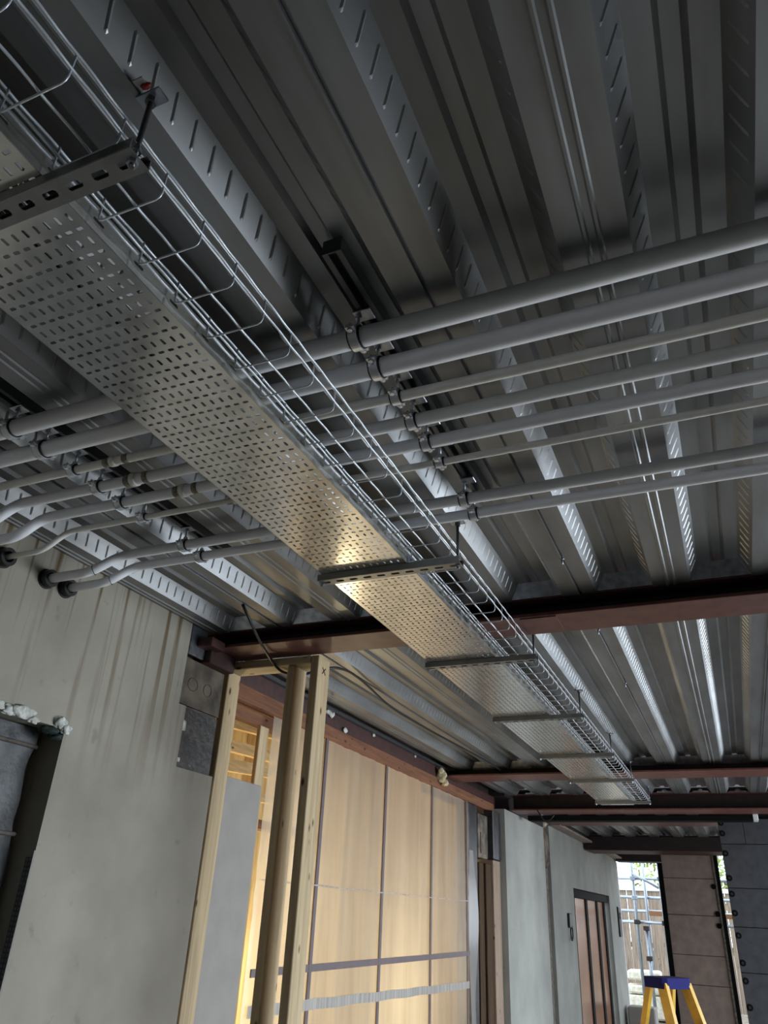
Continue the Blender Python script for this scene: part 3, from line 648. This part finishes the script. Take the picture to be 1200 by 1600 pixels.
# ------------------------------------------------------------------ garden: fence, scaffold, tree
t = thing('garden_fence', (-2, 20, 0), 'weathered upright-board timber fence outside, behind the scaffold tubes', 'fence')
for i in range(34):
    x = -5.2 + i * 0.15 + random.uniform(-.01, .01)
    box('fence_board', (x, 20.0 + 0.02 * (i % 2), 0.0), (x + 0.147, 20.03 + 0.02 * (i % 2), 2.27 + random.uniform(-.01, .02)), M['fence'], t)
box('top_rail', (-5.2, 19.96, 2.24), (0.0, 20.0, 2.33), M['polishedspot'], t)
box('mid_rail', (-5.2, 20.06, 1.1), (0.0, 20.1, 1.2), M['fence'], t)
t = thing('scaffold', (-1.75, 17, 0), 'galvanised scaffold standing outside in the garden opening', 'scaffold')
for x, y, h in ((-1.98, 17, 4.2), (-1.47, 17.0, 4.2), (-1.86, 17.9, 4.2), (-1.82, 17.05, 1.5), (-0.17, 17.0, 4.2)):
    mb = MB(); mb.cyl((x, y, 0), (x, y, h), 0.03, M['scaf'], 10); mb.build('standard_tube', t)
for z, y in ((2.36, 17.06), (2.05, 17.95), (1.60, 17.06), (1.80, 17.95)):
    mb = MB(); mb.cyl((-2.6, y, z), (0.6, y, z), 0.028, M['scaf'], 10); mb.build('ledger_tube', t)
mb = MB(); mb.cyl((-1.98, 16.96, 2.45), (-1.5, 16.96, 2.2), 0.024, M['scaf'], 10); mb.build('brace_tube', t)
for x, z in ((-1.98, 1.60), (-1.82, 1.5), (-1.98, 2.36), (-1.47, 2.36), (-1.82, 1.0), (-1.47, 1.6), (-1.98, 2.02)):
    mb = MB(); mb.bbox((x - 0.05, 16.94, z - 0.04), (x + 0.05, 17.09, z + 0.04), M['dark_shade_steel'] if z < 2 else M['scaf'], 0.01); mb.build('coupler', t)
mb = MB(); mb.bbox((-1.75, 17.1, 1.72), (0.6, 17.35, 1.80), M['scafboard'], 0.004)
tag(mb.build('scaffold_plank'), 'brown scaffold plank lying across the tubes outside', 'plank')
for i, (x, y, r, n_, lb) in enumerate([(-1.6, 26, 1.5, 900, 'yellow-green garden tree behind the scaffold tubes'), (-0.5, 32, 1.8, 900, 'garden tree seen through the narrow slit right of the brown panel')]):
    t = thing('garden_tree', (x, y, 0), lb, 'tree')
    mb = MB(); mb.tube([(x, y, 0), (x + 0.1, y, 1.5), (x - 0.05, y, 3.0)], [0.14, 0.11, 0.06], M['bark'], 10); mb.tube([(x + 0.1, y, 1.5), (x + 0.6, y, 2.6), (x + 0.8, y, 3.4)], [0.07, 0.05, 0.02], M['bark'], 8); mb.build('trunk', t)
    mb = MB()
    for q in range(n_):
        a = random.uniform(0, 6.28); b = random.gauss(0, 0.5); rr = r * random.uniform(0.3, 1); c = Vector((x + rr * math.cos(a), y + rr * math.sin(a) * 0.6, 3.2 + r * b))
        u = Vector((random.gauss(0, 1), random.gauss(0, 1), random.gauss(0, 1))).normalized() * random.uniform(.06, .12); v = u.orthogonal().normalized() * u.length * 0.5
        mb.add([c - u, c + v, c + u, c - v], [(0, 1, 2, 3)], M['leaf'])
    mb.build('foliage', t, recalc=False)
for i, (x, z, wd, h, lb) in enumerate([(-2.0, 0.62, 0.6, 0.16, 'upper of the pale packs outside at the foot of the fence'), (-1.95, 0.40, 0.8, 0.14, 'middle of the pale packs outside at the foot of the fence'), (-2.0, 0.0, 1.2, 0.38, 'lowest and widest of the pale packs outside, under the two smaller ones')]):
    mb = MB(); mb.bbox((x - wd / 2, 17.3, z), (x + wd / 2, 17.8, z + h), M['packs'], 0.03); tag(mb.build('building_pack'), lb, 'pack', 'packs by the fence')
mb = MB(); mb.bbox((-2.03, 14.9, 0.0), (-1.6, 15.3, 0.38), M['board'], 0.02); tag(mb.build('rubble_block'), 'grey block on the floor just inside the garden opening', 'block')

# ------------------------------------------------------------------ ladder
t = thing('step_ladder', (-0.60, 6.5, 0), 'yellow fibreglass step ladder with a blue plastic top', 'step ladder')
U = Vector((0.80, -0.60, 0)); V = Vector((0.60, 0.80, 0)); C0 = Vector((-0.60, 6.5, 0)); ZT = 1.235
def lp(u, v, z): return C0 + U * u + V * v + Vector((0, 0, z))
mb = MB(); P = [lp(a, b, 0) for a, b in ((-0.09, -0.12), (-0.07, -0.14), (0.09, -0.14), (0.11, -0.11), (0.11, 0.11), (0.09, 0.14), (-0.07, 0.14), (-0.09, 0.12))]
mb.prism([(p.x, p.y) for p in P], 'Z', ZT - 0.035, ZT + 0.03, M['blue']); mb.build('top_cap', t)
for v in (-1, 1):
    mb = MB(); mb.bar(lp(0.07, v * 0.115, ZT - 0.01), lp(0.42, v * 0.24, 0.02), 0.03, 0.075, M['yellow'], U); mb.build('front_stile', t)
    mb = MB(); mb.bar(lp(-0.05, v * 0.11, ZT - 0.01), lp(-0.38, v * 0.22, 0.02), 0.03, 0.045, M['yellow'], U); mb.build('rear_stile', t)
    mb = MB(); mb.bar(lp(0.16, v * 0.16, 0.75), lp(-0.16, v * 0.16, 0.75), 0.015, 0.02, M['alu']); mb.build('spreader', t)
for k in range(4):
    f = (k + 1) / 5; u = 0.08 + 0.34 * f; z = ZT * (1 - f); wv = 0.15 + 0.09 * f
    mb = MB(); mb.bar(lp(u, -wv, z), lp(u, wv, z), 0.08, 0.025, M['alu']); mb.build('tread', t)

# ------------------------------------------------------------------ cable tray
TB = 2.562; TX0, TX1 = -1.112, -0.815; TY0, TY1 = -0.6, 7.72
t = thing('perforated_cable_tray', ((TX0 + TX1) / 2, 3.5, TB), 'wide perforated steel cable tray running the length of the ceiling', 'cable tray')
mb = MB(); NX = 12; cw = (TX1 - TX0 - 0.016) / NX
y = TY0; r0 = 0.6725 - 0.0125      # a cross-slot row is centred at y = 0.6725 + 0.05 k
kmin = int((TY0 - r0) / 0.05) - 1; kk = kmin
while r0 + kk * 0.05 < TY1 - 0.05:
    yy = r0 + kk * 0.05; kk += 1
    if yy < TY0: continue
    for i in range(NX):
        holed(mb, (TX0 + 0.008 + i * cw, yy, TB), (1, 0, 0), (0, 1, 0), cw, 0.020, 0.0068, 0.0034, M['tray'])
        holed(mb, (TX0 + 0.008 + i * cw, yy + 0.020, TB), (1, 0, 0), (0, 1, 0), cw, 0.030, 0.0033, 0.0080, M['tray'])
    for a in (TX0, TX1 - 0.008): mb.add([(a, yy, TB), (a + 0.008, yy, TB), (a + 0.008, yy + 0.05, TB), (a, yy + 0.05, TB)], [(0, 1, 2, 3)], M['tray'])
ya_, yb_ = r0 + kmin * 0.05, r0 + kk * 0.05
bed = mb.build('tray_bed', t, recalc=False)
so = bed.modifiers.new('thick', 'SOLIDIFY'); so.thickness = 0.0015; so.offset = 1
for sgn, x in ((-1, TX0), (1, TX1)):
    mb = MB(); k2 = kmin
    while r0 + k2 * 0.05 < TY1 - 0.05:
        yy = r0 + k2 * 0.05; k2 += 1
        if yy < TY0: continue
        mb.add([(x, yy, TB), (x, yy + .05, TB), (x, yy + .05, TB + .014), (x, yy, TB + .014)], [(0, 1, 2, 3)], M['tray'])
        if k2 % 2: holed(mb, (x, yy, TB + .014), (0, 1, 0), (0, 0, 1), 0.05, 0.018, 0.012, 0.0035, M['tray'])
        else: mb.add([(x, yy, TB + .014), (x, yy + .05, TB + .014), (x, yy + .05, TB + .032), (x, yy, TB + .032)], [(0, 1, 2, 3)], M['tray'])
        mb.add([(x, yy, TB + .032), (x, yy + .05, TB + .032), (x, yy + .05, TB + .05), (x, yy, TB + .05)], [(0, 1, 2, 3)], M['tray'])
        mb.add([(x, yy, TB + .05), (x, yy + .05, TB + .05), (x - sgn * .009, yy + .05, TB + .05), (x - sgn * .009, yy, TB + .05)], [(0, 1, 2, 3)], M['tray'])
    o = mb.build('side_flange', t, recalc=False); so = o.modifiers.new('thick', 'SOLIDIFY'); so.thickness = 0.0015; so.offset = 0
for y in (2.06, 5.1):
    mb = MB(); mb.box((TX1 + 0.001, y - 0.09, TB + 0.006), (TX1 + 0.003, y + 0.09, TB + 0.045), M['galv'])
    for q in (-0.06, -0.02, 0.02, 0.06): mb.cyl((TX1 + 0.003, y + q, TB + 0.024), (TX1 + 0.008, y + q, TB + 0.024), 0.006, M['galv'], 8)
    mb.build('splice_plate', t)

# wire basket alongside
BX0, BX1 = -0.800, -0.672; BZ = 2.566
t = thing('wire_basket_tray', ((BX0 + BX1) / 2, 3.5, BZ), 'narrow wire mesh basket running along the right side of the perforated tray', 'wire basket')
def wavy(x, z, seed):
    rnd = random.Random(seed); pts = []; y = TY0
    ph = rnd.uniform(0, 6)
    while y < TY1 + 0.01:
        near = 1.0
        pts.append((x + 0.0012 * math.sin(y * 62.8 + ph) * near, y, z + 0.0012 * math.cos(y * 62.8 + ph + 1))); y += 0.0167
    return pts
for i, (x, z) in enumerate([(-0.722, BZ + 0.004), (-0.772, BZ + 0.004), (BX1 + 0.003, 2.590), (BX1 + 0.003, 2.622), (BX0 - 0.003, 2.590), (BX0 - 0.003, 2.622)]):
    mb = MB(); mb.tube(wavy(x, z, i), 0.0024, M['wire'], 6); mb.build('long_wire', t)
first = None; y = 0.0715
ys = [0.0715 + 0.1 * i for i in range(-5, 77)]
for y in ys:
    if first is None:
        mb = MB(); r = 0.010; pts = [(BX0, y, 2.622), (BX0, y, BZ + r), (BX0 + 0.003, y, BZ + 0.003), (BX0 + r, y, BZ), (BX1 - r, y, BZ), (BX1 - 0.003, y, BZ + 0.003), (BX1, y, BZ + r), (BX1, y, 2.622)]
        mb.tube(pts, 0.0019, M['wire'], 6); first = mb.build('cross_wire', t); y00 = y
    else:
        c = first.copy(); COL.objects.link(c); c.parent = t; c.location = (first.location[0], first.location[1] + (y - y00), first.location[2])

# hangers: slotted channel and two threaded rods
CZ0, CZ1 = 2.540, 2.560
def make_hanger(y, label):
    t = thing('trapeze_hanger', (-0.88, y, CZ0), label, 'tray hanger', 'trapeze hangers under the cable tray')
    mb = MB(); m = M['chan']; x0, x1 = -1.128, -0.640; h = 0.0205
    n = 10; cw = (x1 - x0) / n
    for i in range(n):
        holed(mb, (x0 + i * cw, y - h, CZ0), (1, 0, 0), (0, 1, 0), cw, 2 * h, 0.014, 0.0065, m)
    for s in (-1, 1):
        mb.add([(x0, y + s * h, CZ0), (x1, y + s * h, CZ0), (x1, y + s * h, CZ1), (x0, y + s * h, CZ1)], [(0, 1, 2, 3)], m)
        mb.add([(x0, y + s * h, CZ1), (x1, y + s * h, CZ1), (x1, y + s * (h - 0.009), CZ1), (x0, y + s * (h - 0.009), CZ1)], [(0, 1, 2, 3)], m)
    o = mb.build('slotted_channel', t, recalc=False); so = o.modifiers.new('thick', 'SOLIDIFY'); so.thickness = 0.002; so.offset = 0
    for x in (-0.652, -1.121):
        mb = MB(); mb.cyl((x, y, CZ0 - 0.012), (x, y, Z0 + 0.002), 0.0045, M['strut'], 8); mb.build('threaded_rod', t)
        mb = MB(); mb.tube([(x, y, CZ0 - 0.008), (x, y, CZ0)], 0.0085, M['galv'], 6, smooth=False); mb.tube([(x, y, CZ1), (x, y, CZ1 + 0.008)], 0.0085, M['galv'], 6, smooth=False); mb.build('nut', t)
        mb = MB(); mb.box((x - 0.022, y - 0.012, Z0 - 0.006), (x + 0.022, y + 0.012, Z0 - 0.001), M['galv']); mb.tube([(x, y, Z0 - 0.016), (x, y, Z0 - 0.006)], 0.009, M['strut'], 6, smooth=False); mb.build('ceiling_clip', t)
    return t
HY = [0.490, 1.985, 2.995, 4.06, 5.17, 6.20, 7.45]
HL = ['tray hanger nearest the camera, dark slotted channel in the upper left corner',
      'second tray hanger, slotted channel just before the nearest red beam',
      'third tray hanger, just beyond the nearest red beam',
      'fourth tray hanger, between the first and second red beams',
      'fifth tray hanger, next after the middle one along the tray',
      'sixth tray hanger, just under the second red beam',
      'last and farthest tray hanger, at the far end of the tray']
h0 = make_hanger(HY[0], HL[0])
for y, l in zip(HY[1:], HL[1:]): dup(h0, (-0.88, y, CZ0), l)
mb = MB(); mb.blob((-0.648, 0.470, Z0 - 0.003), 0.008, M['redpaint'], 2, 12, (1.2, 0.7, 0.4)); mb.box((-0.662, 0.456, Z0 - 0.004), (-0.644, 0.466, Z0 - 0.001), M['board'])
tag(mb.build('paint_marker'), 'small red and white tag on the rod fixing above the nearest tray hanger', 'tag')

# ------------------------------------------------------------------ struts for the pipes
def strut(x, ya, yb, label):
    t = thing('strut_channel', (x, (ya + yb) / 2, 2.709), label, 'strut channel')
    mb = MB(); h = 0.0205; zt, zb = Z1 - 0.001, 2.712; m = M['strut']; th = 0.0025
    mb.box((x - h, ya, zt - th), (x + h, yb, zt), m)
    for s in (-1, 1):
        a, b = sorted((x + s * h, x + s * (h - th))); mb.box((a, ya, zb), (b, yb, zt - th), m)
        a, b = sorted((x + s * (h - th), x + s * (h - 0.010))); mb.box((a, ya, zb), (b, yb, zb + th), m)
        a, b = sorted((x + s * (h - 0.0095), x + s * (h - 0.012))); mb.box((a, ya, zb), (b, yb, zb + 0.009), m)
    mb.build('channel', t)
    box('end_plate', (x - h, ya - 0.003, zb), (x + h, ya, zt), m, t)
    return t
XR, XL, PZ = -0.555, -1.547, 2.648
strut(XR + 0.012, 0.885, 1.93, 'recessed steel strut in the decking above the right-hand row of pipe clamps')
strut(XL + 0.004, 0.55, 2.02, 'recessed steel strut in the decking above the left-hand row of pipe clamps')

# ------------------------------------------------------------------ pipes
PY = [1.056, 1.160, 1.272, 1.372, 1.471, 1.571, 1.782, 1.875]
PR = [0.0215, 0.0215, 0.0125, 0.0165, 0.0165, 0.0095, 0.0165, 0.0155]
ordn = ['topmost thick pale pipe, nearest the camera', 'second thick pale pipe from the top', 'third pipe from the top, thin and cream', 'fourth pipe from the top, grey-white',
        'fifth pipe from the top, grey-white', 'sixth pipe from the top, thinnest and cream', 'seventh pipe from the top, upper of the last close pair', 'eighth and lowest pipe, nearest the red beam']
bends = {3: (-1.868, -1.915, 1.335), 4: (-1.864, -1.905, 1.432), 5: (-1.854, -1.906, 1.538), 6: (-1.818, -1.884, 1.726), 7: (-1.835, -1.890, 1.817)}
cpl = {2: -1.397, 3: -1.408, 4: -1.311, 5: -1.196}
XE = 2.95
def smoothpath(P, rad, n=6):
    out = [Vector(P[0])]
    for i in range(1, len(P) - 1):
        a, b, c = Vector(P[i - 1]), Vector(P[i]), Vector(P[i + 1]); d = min(rad, (b - a).length * .48, (c - b).length * .48)
        p = b + (a - b).normalized() * d; q = b + (c - b).normalized() * d
        for k in range(n + 1):
            s = k / n; out.append(p * (1 - s) ** 2 + b * 2 * s * (1 - s) + q * s * s)
    out.append(Vector(P[-1])); return out
for i in range(8):
    Y, R = PY[i], PR[i]; t = thing('ceiling_pipe', (0, Y, PZ), ordn[i] + ', crossing under the decking', 'pipe', 'pipes crossing under the decking')
    m = M['cream'] if i in (2, 5) else M['pipe']
    if i in bends:
        xa, xb, yb = bends[i]; path = smoothpath([(XE, Y, PZ), (xa, Y, PZ), (xb, yb, 2.571), (XW - 0.05, yb, 2.571)], 0.04)
    else: path = [(XE, Y, PZ), (XW + 0.001, Y, PZ)]
    pts = [path[0]] + [Vector((XE + (path[1][0] - XE) * k / 12, Y + 0.0012 * math.sin(k * 1.7 + i), PZ + 0.0008 * math.sin(k * 2.3 + i))) for k in range(1, 12)] + list(path[1:])
    mb = MB(); mb.tube(pts, R, m, 20); mb.build('pipe_run', t)
    if i in cpl:
        x = cpl[i]; mb = MB(); r = R * 1.22
        mb.tube([(x + 0.027, Y, PZ), (x + 0.027, Y, PZ), (x + 0.010, Y, PZ), (x + 0.006, Y, PZ)], [R, r, r, R * 1.05], M['cream'], 18); mb.tube([(x + 0.004, Y, PZ), (x - 0.014, Y, PZ)], [r, r], M['cream'], 18)
        mb.build('coupling', t)
        mb = MB(); mb.tube([(x + 0.048, Y, PZ), (x + 0.030, Y, PZ)], R * 1.05, M['tape'], 18); mb.build('sealant_tape', t)
        mb = MB(); mb.tube([(x - 0.016, Y, PZ), (x - 0.036, Y, PZ)], R * 1.05, M['tape'], 18); mb.build('sealant_tape', t)
    if i >= 6:   # dark marker line round the pipe at the lower bend
        x = bends[i][1] + 0.006; mb = MB(); mb.ring((x + 0.004, bends[i][2] + 0.006, 2.5795), (1, 0.4, 0.5), R * 0.98, R + 0.0012, 0.002, M['pencil'], 24); mb.build('pencil_ring', t)

# wall sleeves
def sleeve(y, z, label, r=0.031):
    mb = MB(); mb.ring((XW + 0.014, y, z), (1, 0, 0), r * 0.62, r, 0.03, M['rubber'], 28); mb.ring((XW + 0.002, y, z), (1, 0, 0), r * 0.9, r * 1.15, 0.006, M['rubber'], 28)
    mb.tube([(XW + 0.0005, y, z), (XW + 0.003, y, z)], r * 0.64, M['black'], 20)
    tag(mb.build('wall_sleeve'), label, 'pipe sleeve', 'black sleeves where the pipes enter the wall')
sleeve(1.726, 2.571, 'black rubber sleeve in the wall, left one of the close pair')
sleeve(1.817, 2.571, 'black rubber sleeve in the wall, right one of the close pair')
sleeve(1.538, 2.571, 'black rubber sleeve at the edge of the view, where the thinnest pipe enters the wall')
sleeve(1.432, 2.571, 'black rubber sleeve on the wall one pipe before the thinnest pipe')
sleeve(1.335, 2.571, 'black rubber sleeve on the wall at the first bent pipe')

# pipe clamps
def make_clamp(x, Y, R, black, group, label):
    t = thing('pipe_clamp', (x, Y, PZ), label, 'pipe clamp', group)
    b = 0.0035; wd = 0.020
    mb = MB(); mb.ring((x, Y, PZ), (1, 0, 0), R + b, R + b + 0.0025, wd, M['chrome'], 32)
    for s in (-1, 1):
        a0, a1 = sorted((Y + s * (R + b + 0.001), Y + s * (R + b + 0.015)))
        mb.box((x - wd / 2, a0, PZ - 0.0035), (x + wd / 2, a1, PZ - 0.001), M['chrome']); mb.box((x - wd / 2, a0, PZ + 0.001), (x + wd / 2, a1, PZ + 0.0035), M['chrome'])
    mb.build('band', t)
    mb = MB(); mb.ring((x, Y, PZ), (1, 0, 0), R + 0.0004, R + b, wd + 0.008, M['rubber'], 32); mb.build('rubber_lining', t)
    for s in (-1, 1):
        y = Y + s * (R + b + 0.0095)
        mb = MB(); mb.tube([(x, y, PZ - 0.010), (x, y, PZ + 0.009)], 0.003, M['chrome'], 8); mb.tube([(x, y, PZ - 0.0095), (x, y, PZ - 0.0045)], 0.0058, M['chrome'], 6, smooth=False); mb.build('screw', t)
    zt = PZ + R + b
    mb = MB(); mb.tube([(x, Y, zt), (x, Y, zt + 0.010)], 0.0075, M['chrome'], 6, smooth=False); mb.build('boss', t)
    mb = MB(); mb.cyl((x, Y, zt + 0.010), (x, Y, 2.735), 0.0038, M['galv'], 8); mb.build('rod', t)
    mb = MB(); mb.bbox((x - 0.020 + (0.012 if x > -1 else 0.004), Y - 0.016, 2.706), (x + 0.020 + (0.012 if x > -1 else 0.004), Y + 0.016, 2.711), M['galv'], 0.001); mb.tube([(x, Y, 2.700), (x, Y, 2.706)], 0.0075, M['galv'], 6, smooth=False); mb.build('channel_plate', t)
pn = ['topmost thick pipe', 'second thick pipe from the top', 'thin cream third pipe', 'fourth pipe from the top', 'fifth pipe from the top', 'thinnest cream pipe', 'seventh pipe, upper of the close pair', 'eighth and lowest pipe']
for i in range(8):
    make_clamp(XR - 0.01, PY[i], PR[i], False, 'shiny clamps right of the cable tray', 'shiny clamp right of the tray, on the ' + pn[i])
    make_clamp(XL, PY[i], PR[i], True, 'black-lined clamps left of the cable tray', 'black-lined clamp left of the tray, on the ' + pn[i])

# ------------------------------------------------------------------ loose cables
t = thing('loose_black_cable', (-1.8, 4, 2.65), 'loose black cable looping from the nearest beam over the timber frame and under the decking', 'cable')
pts = smoothpath([(-1.72, 2.40, 2.685), (-1.77, 2.62, 2.61), (-1.84, 2.84, 2.595), (-1.82, 2.90, 2.552), (-1.79, 3.02, 2.56), (-1.66, 3.10, 2.62), (-1.67, 3.30, 2.66), (-1.70, 3.55, 2.672), (-1.75, 4.05, 2.652), (-1.74, 4.7, 2.655), (-1.72, 5.5, 2.665), (-1.70, 6.2, 2.672), (-1.68, 6.6, 2.60)], 0.2)
mb = MB(); mb.tube(pts, 0.0065, M['cable'], 8); mb.build('cable_run', t)
mb = MB(); mb.tube(smoothpath([(-1.78, 7.92, 2.55), (-1.74, 7.86, 2.50), (-1.70, 7.88, 2.44), (-1.64, 7.88, 2.45), (-1.60, 7.88, 2.50)], 0.04), 0.006, M['cable'], 8)
tag(mb.build('hooked_wire'), 'short black wire hook hanging under the third red beam', 'wire')
